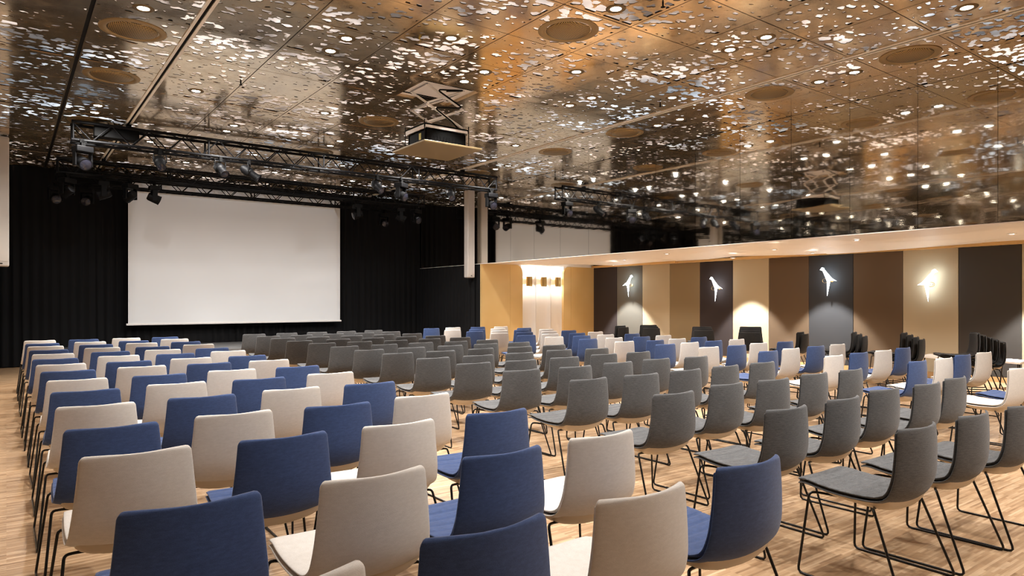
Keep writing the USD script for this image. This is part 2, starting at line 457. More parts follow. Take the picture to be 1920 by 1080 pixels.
end_wall('wall_end_right', 'gold end wall of the side bay with a white fluted niche', lambda x: x)
end_wall('wall_end_left', 'gold end wall of the far left bay, seen only in reflections', lambda x: 2 * 4.97 - x)

# ------------------------------------------------------------------ lamps
def add_light(kind, path, loc, intensity, color, radius=.03, cone=None, soft=.35, rot=None):
    l = (UsdLux.SphereLight if kind == 'sphere' else UsdLux.DiskLight).Define(stage, path)
    l.CreateRadiusAttr(radius); l.CreateIntensityAttr(intensity); l.CreateColorAttr(Gf.Vec3f(*color))
    x = UsdGeom.Xformable(l)
    x.AddTranslateOp().Set(Gf.Vec3d(*map(float, loc)))
    if rot:
        x.AddRotateXYZOp().Set(Gf.Vec3f(*rot))
    if cone:
        s = UsdLux.ShapingAPI.Apply(l.GetPrim())
        s.CreateShapingConeAngleAttr(float(cone)); s.CreateShapingConeSoftnessAttr(soft)
    return l

ring_prof = [(.058, .012), (.060, -.004), (.075, -.009), (.098, -.006), (.104, .0), (.100, .006)]
def downlight(x, y, label, group, z=ZC, power=SPOT, cone=SPOT_CONE, scale=1.0, ringmat='bronze', color=WHITE, soft=.3):
    t = thing('downlight', label, 'downlight', (x, y, z), group=group)
    obj('trim_ring', lathe([(r * scale, h) for r, h in ring_prof], 28), ringmat, t, 50)
    obj('lens', lathe([(.0005, -.007), (.05 * scale, -.006), (.0575 * scale, -.003)], 24), 'lamp_lens', t, 50)
    add_light('sphere', str(t.GetPath()) + '/lamp', (0, 0, -.05), power, color, .035, cone, soft)

ordn = ['first', 'second', 'third', 'fourth', 'fifth', 'sixth', 'seventh', 'eighth', 'ninth', 'tenth', 'eleventh', 'twelfth', 'thirteenth', 'fourteenth', 'fifteenth', 'sixteenth']
PX = [1.12, 3.10, 4.99, 6.89, 8.87]
SX = [2.16, 4.05, 5.95, 7.83]
row_names = {4.705: 'paired row nearest the camera', 7.565: 'paired row before the projector', 12.33: 'paired row before the near truss'}
for yy, nm in row_names.items():
    for i, x in enumerate(PX):
        for s in (-1, 1):
            downlight(x, yy + s * .24, f'round ceiling downlight, {nm}, {ordn[i]} pair from left, {"stage-side" if s > 0 else "camera-side"} one', 'paired ceiling downlights', cone=STAGE_CONE if yy > 11 else SPOT_CONE, soft=.9 if yy > 11 else .3)
for x, yy, nm in ((4.05, .9, 'first'), (5.95, .9, 'second'), (7.83, .9, 'third'), (4.99, -1.0, 'fourth'), (6.89, -1.0, 'fifth'), (8.87, -1.0, 'sixth')):
    downlight(x, yy, f'round ceiling downlight behind the camera, {nm} of the six there', 'ceiling downlights behind the camera', cone=62)
for yy, nm in ((2.80, 'single row nearest the camera'), (6.61, 'single row between projector and camera'), (10.43, 'single row between projector and near truss'), (14.25, 'single row between the trusses')):
    for i, x in enumerate(SX):
        downlight(x, yy, f'round ceiling downlight, {nm}, {ordn[i]} from left', 'single ceiling downlights', cone=STAGE_CONE if yy > 10 else SPOT_CONE, soft=.9 if yy > 10 else .3)
for i, x in enumerate(PX):
    downlight(x, 15.92, f'recessed ceiling downlight just above the far lighting truss, {ordn[i]} from left', 'ceiling downlights over the stage truss', power=SPOT * .8, cone=20)

for i, (x, y) in enumerate(((13.52, 13.5), (13.52, 9.62), (13.52, 7.68), (13.52, 3.76), (12.0, 11.6), (12.0, 7.6), (12.0, 3.7), (11.2, 9.6), (11.2, 5.6))):
    where = ['the olive panel next to the niche', 'the sand panel in mid wall', 'the ink panel with a bird lamp', 'the sand panel at the picture edge'][i] if i < 4 else None
    downlight(x, y, f'small white downlight washing {where}' if where else f'small white downlight in the folded bay ceiling, {ordn[i - 4]} away from the wall',
              'bay downlights', z=ZS + .01, power=ALCOVE_SPOT * (1.9 if i < 4 else .22), cone=38 if i < 4 else 66, scale=.6, ringmat='white_paint')
for i, (x, y) in enumerate(((-2.2, 1.0), (-2.2, 5.0), (-2.2, 9.0), (-2.2, 13.0))):
    downlight(x, y, f'small downlight in the left bay ceiling, {ordn[i]} from the camera', 'left bay downlights', z=ZS - .002, power=ALCOVE_SPOT * .3, cone=60, scale=.7, ringmat='white_paint')

# round air diffusers
for i, (x, y) in enumerate(diffuser_xy):
    r_ = ['left', 'centre', 'mirror-side'][(1.12, 4.97, 8.80).index(x)]
    k_ = sorted(q for p, q in diffuser_xy if p == x).index(y)
    t = thing('air_diffuser', f'round gold air diffuser with perforated disc, {r_} line, {ordn[k_]} from the camera', 'air vent', (x, y, ZC), group='round ceiling air diffusers')
    obj('outer_ring', lathe([(.335, .002), (.333, -.006), (.30, -.012), (.27, -.010), (.255, -.004), (.25, .004)], 48), 'grille_gold', t, 50)
    obj('perforated_disc', lathe([(.248, -.002), (.235, -.014), (.18, -.024), (.10, -.030), (.0005, -.032)], 40), 'grille_disc', t, 60)

for i, (x, y) in enumerate(((5.25, 4.55), (2.55, 9.6), (7.9, 6.9))):
    t = thing('sprinkler', ['small black sprinkler head near the second diffuser of the centre line', 'small black sprinkler head on the left half of the ceiling', 'small black sprinkler head beside the mirror-side track'][i], 'sprinkler', (x, y, ZC), group='ceiling sprinklers')
    obj('stem', cyl((0, 0, .0), (0, 0, -.05), .009, 10), 'black_matt', t)
    obj('deflector', lathe([(.0005, -.05), (.022, -.05), (.022, -.054), (.0005, -.054)], 16), 'black_matt', t)

# wall sconces in the niche
for i, x in enumerate((11.79, 12.3125, 12.84, -1.85, -2.3725, -2.90)):
    t = thing('wall_sconce', f'brass half-cylinder up-and-down wall sconce, {["left", "middle", "right"][i % 3]} flute of the {"white niche" if i < 3 else "left bay niche"}', 'wall lamp', (x, YE + .03, 2.0), group='brass niche sconces')
    outer = [(math.cos(a) * .095, -math.sin(a) * .09) for a in np.linspace(0, PI, 17)]
    inner = [(math.cos(a) * .085, -math.sin(a) * .08) for a in np.linspace(PI, 0, 17)]
    import shapely
    m = trimesh.creation.extrude_polygon(shapely.Polygon(outer + inner), .27); m.apply_translation((0, 0, -.135))
    obj('shade', m, 'brass', t, 40)
    obj('bracket', box(-.02, .02, -.09, .09, -.05, .05), 'brass', t)
    for s in (-1, 1):
        m = lathe([(.0005, 0), (.045, 0)], 20, (0, -.02, s * .06))
        obj('lens', m if s < 0 else trimesh.Trimesh(m.vertices, m.faces[:, ::-1], process=False), 'sconce_lens', t)
        add_light('disk', str(t.GetPath()) + ('/lamp_up' if s > 0 else '/lamp_down'), (0, .0, s * .075), SCONCE, WHITE, .05, rot=(180, 0, 0) if s > 0 else (0, 0, 0))

# bird-shaped paper wall lamps
def bird(y, z, flip, label):
    t = thing('bird_lamp', label, 'wall lamp', (XW - .17, y, z), group='bird-shaped wall lamps')
    s = flip   # s=+1: head leans to +y (left in the picture)
    def poly(v):
        v = np.array(v, float); v[:, 1] *= s
        return trimesh.convex.convex_hull(v)
    # body: folded wedge from head to rump
    obj('body', poly([(-.05, .02, .06), (.05, .02, .06), (0, .13, .20), (-.02, .10, .22), (.02, .10, .22), (-.05, -.06, -.03), (.05, -.06, -.03), (0, .02, -.06), (0, -.10, .0)]), 'bird_paper', t)
    obj('head', poly([(-.022, .10, .20), (.022, .10, .20), (0, .135, .255), (0, .185, .20), (-.018, .09, .235), (.018, .09, .235), (0, .12, .18)]), 'bird_paper', t)
    obj('tail', poly([(-.03, -.03, .0), (.03, -.03, .0), (0, .03, -.05), (0, -.055, -.02), (-.006, .015, -.34), (.006, .015, -.34), (0, .02, -.36)]), 'bird_paper', t)
    for q in (-1, 1):
        obj('wing', poly([(q * .05, .04, .08), (q * .055, -.06, .0), (q * .075, -.145, -.045), (q * .06, -.03, -.03), (q * .045, .03, .03)]), 'bird_paper', t)
    a = np.linspace(0, 2 * PI, 33)
    obj('perch_ring', tube([(0, -.0 + .055 * math.cos(q) + .07 * s, -.035 + .045 * math.sin(q)) for q in a], .004, 6), 'brass', t, 60)
    obj('wall_arm', cat_([cyl((.0, .0, -.03), (.165, .0, -.03), .005, 8), cyl((.155, .0, -.03), (.168, .0, -.03), .035, 20)]), 'brass', t, 40)
bird(13.47, 1.93, -1, 'white bird-shaped wall lamp on the olive panel beside the gold end wall')
bird(10.52, 1.80, 1, 'white bird-shaped wall lamp on the plum panel between ochre and sand panels')
bird(7.65, 1.92, 1, 'white bird-shaped wall lamp on the ink-black panel between two brown ones')
bird(5.70, 1.80, -1, 'largest white bird-shaped wall lamp, on the sand panel beside charcoal')

# ------------------------------------------------------------------ stage, curtain, screen
obj('stage_platform', cat_([box(1.0, X1 - .75, 15.72, YF - .05, .36, .40)]), 'stage_deck')
sp = stage.GetPrimAtPath('/World/stage_platform'); stage.RemovePrim(sp.GetPath())
t = thing('stage_platform', 'low grey-topped stage below the projection screen', 'stage', (0, 0, 0))
obj('deck', box(1.0, 9.4, 15.7, YF - .1, .35, .40), 'stage_deck', t)
obj('front_skirt', box(1.02, 9.38, 15.72, 15.76, 0, .35), 'black_velour', t)
for s, x in ((0, 1.02), (1, 9.34)):
    obj('side_skirt', box(x, x + .04, 15.76, YF - .12, 0, .35), 'black_velour', t)

def curtain(x0, x1, y, z0, z1, label, seed):
    n = int((x1 - x0) / .022)
    xs = np.linspace(x0, x1, n)
    r_ = np.random.default_rng(seed)
    ph = np.cumsum(r_.uniform(.55, 1.35, n)) * .022 * 2 * PI / .17
    am = .045 * (.6 + .4 * np.sin(xs * 1.7 + seed))
    V, F = [], []
    zs = np.linspace(z0, z1, 5)
    for i, x in enumerate(xs):
        for k, z in enumerate(zs):
            w = 1.0 - .35 * k / 4
            V.append((x + .008 * math.sin(k + i), y + am[i] * w * math.sin(ph[i]), z))
    for i in range(n - 1):
        for k in range(4):
            a = i * 5 + k
            F += [(a, a + 5, a + 1), (a + 1, a + 5, a + 6)]
    f = np.array(F)
    v = np.array(V)
    both = trimesh.Trimesh(np.vstack([v, v + (0, .004, 0)]), np.vstack([f, f[:, ::-1] + len(v)]), process=False)
    p = obj('stage_curtain', both, 'black_velour', None, 80)
    tag(p, label, 'curtain', 'black stage curtains')
def curtain_side(x, y0, y1, z0, z1, label, seed):
    n = int((y1 - y0) / .022)
    ys = np.linspace(y0, y1, n)
    r_ = np.random.default_rng(seed)
    ph = np.cumsum(r_.uniform(.55, 1.35, n)) * .022 * 2 * PI / .17
    v = np.array([(x + .03 * math.sin(ph[i]), ys[i], z) for i in range(n) for z in (z0, z1)])
    f = np.array([t_ for i in range(n - 1) for t_ in ((2 * i, 2 * i + 1, 2 * i + 2), (2 * i + 1, 2 * i + 3, 2 * i + 2))])
    both = trimesh.Trimesh(np.vstack([v, v + (.004, 0, 0)]), np.vstack([f, f[:, ::-1] + len(v)]), process=False)
    tag(obj('stage_curtain', both, 'black_velour', None, 80), label, 'curtain', 'black stage curtains')
curtain_side(X1 - .06, YE + .25, YF - .2, .02, ZS - .03, 'short black pleated curtain on the side wall below the mirror band', 4)
curtain(X0 + .02, 2.2, 18.38, .02, ZC - .02, 'black pleated stage curtain left of the screen', 3)
curtain(2.2, 7.6, 18.40, .41, ZC - .02, 'black pleated stage curtain hanging behind the screen', 5)
curtain(7.6, X1 - .02, 18.38, .41, ZC - .02, 'black pleated stage curtain right of the screen', 8)

t = thing('projection_screen', 'large blank white projection screen hanging over the stage', 'projection screen', (4.885, 18.15, 0))
obj('canvas', box(-2.60, 2.60, -.004, .004, .92, 4.28), 'screen_cloth', t)
obj('weight_bar', tm(rbox(-2.64, 2.64, -.022, .022, .875, .925, .012)), 'white_gloss', t, 40)
obj('roller_housing', tm(rbox(-2.75, 2.75, -.08, .08, 4.26, 4.41, .02)), 'black_paint', t, 40)

# hanging white column speakers
def speaker(x, label):
    t = thing('column_speaker', label, 'speaker', (x, 15.3, 2.07), group='white hanging column speakers')
    obj('cabinet', tm(rbox(-.115, .115, -.10, .10, 0, 2.33, .03, 16)), 'speaker_grey', t, 40)
    obj('front_grille', tm(rbox(-.10, .10, -.106, -.095, .09, 2.30, .005)), 'speaker_grey', t, 40)
    obj('badge', box(-.02, .02, -.108, -.1, .045, .062), 'black_matt', t)
speaker(9.94, 'tall white column speaker hanging at the corner by the gold end wall')
speaker(-.075, 'tall white column speaker cut by the left picture edge')

# ------------------------------------------------------------------ trusses
def make_truss(name, label, L, loc):
    t = thing(name, label, 'lighting truss', loc, group='black lighting trusses')
    h, d = .145, .145
    for a in (-1, 1):
        for b in (-1, 1):
            obj('chord', cyl((0, a * d, b * h), (L, a * d, b * h), .025, 12), 'black_paint', t, 50)
    n = 30
    st = L / n
    for k in range(n):
        x0, x1 = k * st, (k + 1) * st
        up = k % 2
        for a in (-1, 1):
            obj('brace', cyl((x0, a * d, (-h if up else h)), (x1, a * d, (h if up else -h)), .010, 6), 'black_paint', t, 50)
        for b in (-1, 1):
            obj('brace', cyl((x0, (-d if up else d), b * h), (x1, (d if up else -d), b * h), .010, 6), 'black_paint', t, 50)
    for x in (0.02, 2.05, 4.16, 6.27, L - .02):
        for a in (-1, 1):
            obj('end_post', cyl((x, a * d, -h), (x, a * d, h), .016, 8), 'black_paint', t, 50)
    for x in (.82, L - .86):
        obj('hanger', cat_([box(x - .035, x + .035, -.05, .05, h, h + .09), cyl((x, -d, h), (x, d, h), .02, 8)]), 'black_matt', t)
        for zc in (h + .08, ):
            obj('clamp', box(x - .05, x + .05, -.16, .16, h - .005, h + .03), 'black_matt', t)
    return t
TL = 8.32
tr = make_truss('lighting_truss', 'black box lighting truss nearest the camera, hung under the gold ceiling', TL, (.835, 13.06, 4.18))
dup(tr, (.80, 16.4, 4.16), 0, 'middle black box truss running just before the screen top')
dup(tr, (.84, 17.72, 4.17), 0, 'black box truss farthest back, right over the screen')
t = thing('cable_tray', 'dark box of cables and hoist on the left end of the nearest truss', 'cable box', (1.45, 13.06, 4.21))
obj('case', tm(rbox(-.30, .35, -.10, .10, -.07, .13, .015)), 'black_matt', t, 40)
obj('cable', tube([(.3, .0, .1), (.6, .08, .16), (1.1, .0, .155), (1.7, .06, .16), (2.4, .0, .155)], .012, 8, .2), 'black_matt', t, 60)

# moving-head and profile stage lights
def make_moving(label):
    t = thing('moving_head_light', label, 'stage light', (0, 0, 0), group='stage lights on the trusses')
    obj('clamp', cat_([box(-.03, .03, -.03, .03, -.09, .02), box(-.05, .05, -.03, .03, -.02, .03)]), 'black_matt', t)
    obj('base', tm(rbox(-.13, .13, -.10, .10, -.18, -.08, .015)), 'black_paint', t, 40)
    for s in (-1, 1):
        obj('yoke_arm', tm(rbox(*sorted((s * .105, s * .135)), -.05, .05, -.40, -.17, .01)), 'black_paint', t, 40)
    hd = lathe([(.0005, -.13), (.07, -.13), (.088, -.10), (.094, 0), (.094, .09), (.088, .115)], 24)
    hd.apply_transform(trimesh.transformations.rotation_matrix(math.radians(112), (1, 0, 0))); hd.apply_translation((0, 0, -.34))
    obj('head', hd, 'black_paint', t, 40)
    ln = lathe([(.088, .115), (.08, .118), (.05, .128), (.0005, .133)], 24)
    ln.apply_transform(trimesh.transformations.rotation_matrix(math.radians(112), (1, 0, 0))); ln.apply_translation((0, 0, -.34))
    obj('lens', ln, 'dark_lens', t, 60)
    rg = lathe([(.088, .10), (.098, .10), (.098, .118), (.088, .118)], 24)
    rg.apply_transform(trimesh.transformations.rotation_matrix(math.radians(112), (1, 0, 0))); rg.apply_translation((0, 0, -.34))
    obj('lens_ring', rg, 'black_paint', t, 40)
    return t
def make_profile(label):
    t = thing('profile_spotlight', label, 'stage light', (0, 0, 0), group='profile spotlights on the near truss')
    obj('clamp', box(-.025, .025, -.03, .03, -.07, .02), 'black_matt', t)
    obj('yoke', tube([(-.10, 0, -.20), (-.10, 0, -.06), (.10, 0, -.06), (.10, 0, -.20)], .010, 6, .03), 'black_paint', t, 50)
    R = trimesh.transformations.rotation_matrix(math.radians(125), (1, 0, 0))
    a = lathe([(.0005, -.16), (.05, -.16), (.085, -.10), (.09, .02), (.066, .05), (.066, .18), (.075, .19), (.075, .21)], 24); a.apply_transform(R); a.apply_translation((0, 0, -.2))
    obj('body', a, 'black_paint', t, 40)
    b = lathe([(.07, .195), (.05, .20), (.0005, .205)], 20); b.apply_transform(R); b.apply_translation((0, 0, -.2))
    obj('lens', b, 'dark_lens', t, 60)
    return t
mh = make_moving('x'); pf = make_profile('x')
def ratio(px):
    q = (px - 960) / FPX
    return (q * CC + SS) / (CC - q * SS)
ZN, ZM = 4.18 - .145, 4.16 - .145
near = [(155, 'm', 20), (300, 'p', 0), (413, 'p', 15), (467, 'p', 65), (707, 'p', 10), (752, 'm', 30), (845, 'p', -20), (921, 'm', 0)]
nlab = ['at the left end of the near truss, its lens catching light', 'alone on the near truss left of the screen', 'on the near truss, left one of two over the screen', 'on the near truss tilted sideways over the screen',
        'on the near truss just right of the screen', 'on the near truss right of the screen, second from there', 'on the near truss close to its hanger by the right track', 'on the right end of the near truss above the column speaker']
far = [(104, 17.7), (126, 16.4), (163, 17.7), (195, 16.4), (244, 16.4), (289, 16.4), (670, 16.4), (720, 17.7), (752, 16.4), (780, 16.4)]
flab = ['at the far left end of the rear truss', 'second from the left under the middle truss', 'third from the left, small and dim', 'with square housing, left of the screen', 'overlapping the left edge of the screen', 'against the white screen top corner',
        'just right of the screen', 'second to the right of the screen', 'third to the right of the screen', 'brightest at the right under the middle truss']
protoused = {'m': 0, 'p': 0}
def place(kind, x, y, z, rz, label, s=1.0):
    p = mh if kind == 'm' else pf
    if not protoused[kind]:
        protoused[kind] = 1
        ops = UsdGeom.Xformable(p).GetOrderedXformOps()
        ops[0].Set(Gf.Vec3d(x, y, z)); ops[1].Set(float(rz)); p.SetCustomDataByKey('label', label)
    else:
        dup(p, (x, y, z), rz, label)
for (px, k, rz), lb in zip(near, nlab):
    place(k, ratio(px) * 12.915, 12.915, ZN - .02, rz, ('black moving-head stage light ' if k == 'm' else 'black profile spotlight ') + lb)
for (px, y), lb in zip(far, flab):
    place('m', ratio(px) * (y - .145), y - .145, (ZM if y < 17 else 4.17 - .145) - .03, random.uniform(-150, 150), 'black moving-head stage light ' + lb)

# ------------------------------------------------------------------ projector on its scissor lift
hx0, hx1, hy0, hy1 = GX[hx], GX[hx + 1], GRIDY[hy], GRIDY[hy + 1]
cx, cy = (hx0 + hx1) / 2, (hy0 + hy1) / 2
t = thing('projector_lift', 'white scissor lift let down from a square hatch in the gold ceiling', 'projector lift', (cx, cy, ZC))
obj('hatch_plate', box(-.46, .46, -.46, .46, .045, .055), 'white_tray', t)
for s in (-1, 1):
    obj('hatch_frame', box(-.47, .47, *sorted((s * .44, s * .47)), -.004, .06), 'gold_sheet', t)
    obj('hatch_frame', box(*sorted((s * .44, s * .47)), -.44, .44, -.004, .06), 'gold_sheet', t)
    obj('plate_slot', box(-.40, .40, *sorted((s * .30, s * .335)), .038, .046), 'black_matt', t)
obj('plate_opening', box(-.1, .34, .36, .43, .036, .046), 'black_matt', t)
def arm(p, q, w=.016):
    return cyl(p, q, w, 6)
zt, zb = .03, -.50
hs = (zt - zb) / 2
for yy in (-.22, .22):
    for k in range(2):
        za, zb2 = zt - k * hs, zt - (k + 1) * hs
        obj('scissor_arm', arm((-.30, yy, za), (.30, yy, zb2)), 'white_tray', t)
        obj('scissor_arm', arm((-.30, yy * 1.08, zb2), (.30, yy * 1.08, za)), 'white_tray', t)
for k in range(3):
    obj('cross_rod', cyl((-.30, -.25, zt - k * hs), (-.30, .25, zt - k * hs), .010, 8), 'steel', t)
    obj('cross_rod', cyl((.30, -.25, zt - k * hs), (.30, .25, zt - k * hs), .010, 8), 'steel', t)
obj('cradle', cat_([box(-.36, .36, -.28, .28, -.545, -.525), box(-.36, -.345, -.28, .28, -.60, -.525), box(.345, .36, -.28, .28, -.60, -.525), box(-.36, .36, -.28, -.265, -.58, -.525)]), 'white_tray', t)
for a in (-.36, .36):
    for b in (-.28, .28):
        obj('post', cyl((a, b, -.48), (a, b, -.80), .006, 6), 'black_matt', t)
obj('cable', tube([(.1, -.1, .03), (.28, -.3, .02), (-.2, -.34, -.06), (.24, -.32, -.24), (-.22, -.30, -.30), (.1, -.28, -.46), (.25, -.2, -.53)], .011, 8, .08), 'black_matt', t, 60)
obj('ceiling_board', tm(rbox(-.47, .47, -.47, .47, -.835, -.805, .006)), 'gold_board', t, 40)
p = thing('projector', 'black projector with yellow sticker on the lowered ceiling board', 'projector', (cx, cy, ZC - .80))
obj('body', tm(rbox(-.335, .335, -.26, .26, .0, .215, .03, 12)), 'projector_black', p, 40)
obj('lens_barrel', cat_([lathe([(.075, 0), (.075, .07), (.062, .07), (.062, 0)], 24).apply_transform(trimesh.transformations.rotation_matrix(-PI / 2, (1, 0, 0))).apply_translation((0, .255, .11))]), 'projector_black', p, 40)
# the beam leaves through a framed shutter that trims it to the screen
LY, SY = .262, .262 + .25
def shut(X, Z):
    f = .25 / (18.146 - (cy + LY))
    return (X - cx) * f, .11 + (Z - (ZC - .69)) * f
(ax, az), (bx_, bz) = shut(2.29, .93), shut(7.48, 4.26)
obj('lens_shutter', cat_([box(-.17, ax, SY, SY + .004, -.0, .24), box(bx_, .17, SY, SY + .004, .0, .24), box(ax, bx_, SY, SY + .004, .0, az), box(ax, bx_, SY, SY + .004, bz, .24),
                          box(-.174, -.17, .25, SY + .004, 0, .24), box(.17, .174, .25, SY + .004, 0, .24), box(-.17, .17, .25, SY + .004, .236, .24)]), 'projector_black', p)
add_light('sphere', str(p.GetPath()) + '/beam', (0, LY, .11), BEAM, (.96, .98, 1.0), .004, 34, .1, rot=(90, 0, 0))
obj('vent_panel', cat_([box(-.25 + .05 * k, -.22 + .05 * k, -.264, -.258, .05, .12) for k in range(9)]), 'projector_black', p)
obj('sticker', box(-.338, -.334, -.14, -.08, .07, .16), 'yellow_sticker', p)
obj('top_handle', tube([(-.1, -.1, .2), (-.1, -.1, .235), (.12, -.1, .235), (.12, -.1, .2)], .008, 6, .02), 'steel', p, 50)

# ------------------------------------------------------------------ chairs
PY = np.array([-.045, -.051, -.048, -.030, .002, .055, .15, .30, .41, .480, .512])
PZ = np.array([.822, .74, .62, .52, .468, .440, .434, .444, .460, .468, .460])
arc = np.concatenate([[0], np.cumsum(np.hypot(np.diff(PY), np.diff(PZ)))])
spY, spZ = CubicSpline(arc, PY), CubicSpline(arc, PZ)
LL = arc[-1]
hw_ = PchipInterpolator([0, .15 * LL, .36 * LL, .50 * LL, .75 * LL, LL], [.206, .218, .238, .248, .240, .222])
cs_ = PchipInterpolator([0, .15 * LL, .33 * LL, .47 * LL, .7 * LL, LL], [.046, .050, .048, .034, .016, .004])
def sheet(s, v, inset=0.0, rc=.019):
    """points and normals of the seat surface at arc lengths s and widths v (-1..1)."""
    S, Vv = np.meshgrid(s, v, indexing='ij')
    hw = hw_(S) - inset
    for d in (S - inset, LL - inset - S):
        k = np.clip(1 - np.clip(d, 0, None) / rc, 0, 1)
        hw = hw - rc * (1 - np.sqrt(1 - k ** 2))
    y, z = spY(S), spZ(S)
    ty, tz = spY(S, 1), spZ(S, 1)
    n = np.stack([np.zeros_like(S), -tz, ty], -1)      # towards the sitter
    n /= np.linalg.norm(n, axis=-1, keepdims=True)
    p = np.stack([Vv * hw, y, z], -1) + n * (cs_(S) * Vv ** 2)[..., None]
    du, dv = np.gradient(p, axis=0), np.gradient(p, axis=1)
    nn = np.cross(dv, du)
    l = np.linalg.norm(nn, axis=-1, keepdims=True)
    nn = np.where(l > 1e-9, nn / np.maximum(l, 1e-12), n)
    sg = np.sign((nn * n).sum(-1, keepdims=True)); nn = nn * np.where(sg == 0, 1, sg)
    return p, nn, S, Vv
def slab(s, v, lo, hi, inset, ribs=None):
    p, n, S, Vv = sheet(s, v, inset)
    e = np.sqrt(np.clip(1 - np.abs(Vv) ** 14, 0, 1))
    ed = np.minimum(S - s[0], s[-1] - S)
    e = e * np.sqrt(np.clip(1 - (1 - np.clip(ed / .009, 0, 1)) ** 2, 0, 1))
    mid, half = (lo + hi) / 2, (hi - lo) / 2
    top = mid + half * e
    if ribs is not None:
        for c in ribs:
            top = top - .0065 * np.exp(-((S - c) / .005) ** 2) * e
    A = p + n * top[..., None]
    B = p + n * (mid - half * e)[..., None]
    nu, nv = len(s), len(v)
    V = np.vstack([A.reshape(-1, 3), B.reshape(-1, 3)])
    F = []
    for i in range(nu - 1):
        for j in range(nv - 1):
            a, b, c, d = i * nv + j, i * nv + j + 1, (i + 1) * nv + j + 1, (i + 1) * nv + j
            o = nu * nv
            F += [(a, c, b), (a, d, c), (o + a, o + b, o + c), (o + a, o + c, o + d)]
    m = trimesh.Trimesh(V, np.array(F), process=False)
    m.merge_vertices(merge_tex=True, merge_norm=True)
    if m.volume < 0:
        m.invert()
    return m
vv = np.sin(np.linspace(-1, 1, 19) * PI / 2)
s1 = np.concatenate([[0, .002, .005, .009, .016, .025], np.linspace(.036, LL - .036, 34), [LL - .025, LL - .016, LL - .009, LL - .005, LL - .002, LL]])
ins = .004
s2 = np.concatenate([ins + np.array([0, .002, .005, .009, .016, .025]), np.linspace(.04, LL - .04, 90), LL - ins - np.array([.025, .016, .009, .005, .002, 0])])
shell_mesh = slab(s1, vv, -.014, -.001, 0.0)
ribs = np.arange(.33, LL - .04, .062)
pad_ribbed = slab(s2, vv, .0035, .021, ins, ribs)
pad_plain = slab(s1[1:-1] * 0 + np.linspace(ins, LL - ins, len(s1) - 2) if False else np.concatenate([ins + np.array([0, .002, .005, .009, .016, .025]), np.linspace(.04, LL - .04, 34), LL - ins - np.array([.025, .016, .009, .005, .002, 0])]), vv, .0035, .021, ins)
# under-seat pan
sp_ = np.linspace(.385, LL - .10, 18)
pv = np.sin(np.linspace(-1, 1, 13) * PI / 2)
p_, n_, S_, V_ = sheet(sp_, pv, .035)
u_ = (S_ - sp_[0]) / (sp_[-1] - sp_[0])
dep = .012 + .042 * np.sqrt(np.clip(1 - np.abs(V_) ** 6, 0, 1)) * np.sqrt(np.clip(1 - np.abs(2 * u_ - 1) ** 5, 0, 1)) * (1 - .35 * u_)
A_ = p_ - n_ * .010; B_ = p_ - n_ * dep[..., None]
Vp = np.vstack([A_.reshape(-1, 3), B_.reshape(-1, 3)]); Fp = []
nu, nv = A_.shape[:2]; o = nu * nv
for i in range(nu - 1):
    for j in range(nv - 1):
        a, b, c, d = i * nv + j, i * nv + j + 1, (i + 1) * nv + j + 1, (i + 1) * nv + j
        Fp += [(a, c, b), (a, d, c), (o + a, o + b, o + c), (o + a, o + c, o + d)]
for ring in ([(i, 0) for i in range(nu)], [(i, nv - 1) for i in range(nu)], [(0, j) for j in range(nv)], [(nu - 1, j) for j in range(nv)]):
    for (a, b), (c, d) in zip(ring[:-1], ring[1:]):
        q, r = a * nv + b, c * nv + d
        Fp += [(q, r, o + r), (q, o + r, o + q), (q, o + r, r), (q, o + q, o + r)]
pan_mesh = trimesh.Trimesh(Vp, np.array(Fp), process=False)

def make_chair(name, label, group, fab, pad):
    t = thing(name, label, 'chair', (0, 0, 0), group=group)
    obj('seat_shell', shell_mesh, fab, t, 60)
    obj('seat_pad', pad, fab, t, 60)
    obj('seat_pan', pan_mesh, 'cream_plastic', t, 50)
    for s in (-1, 1):
        pts = [(s * .10, .30, .404), (s * .20, .405, .425), (s * .245, .425, .428), (s * .298, .460, .006), (s * .298, -.072, .006), (s * .250, .085, .415), (s * .215, .105, .412), (s * .10, .13, .400)]
        obj('sled_frame', tube(pts, .0066, 8, .03, 4), 'black_steel', t, 60)
        obj('glide', cat_([box(*sorted((s * .292, s * .304)), yy - .02, yy + .02, .0, .006) for yy in (.40, -.02)]), 'black_matt', t)
    for yy, zz in ((.30, .404), (.13, .400)):
        obj('cross_bar', cyl((-.11, yy, zz), (.11, yy, zz), .008, 8), 'black_steel', t, 50)
    return t

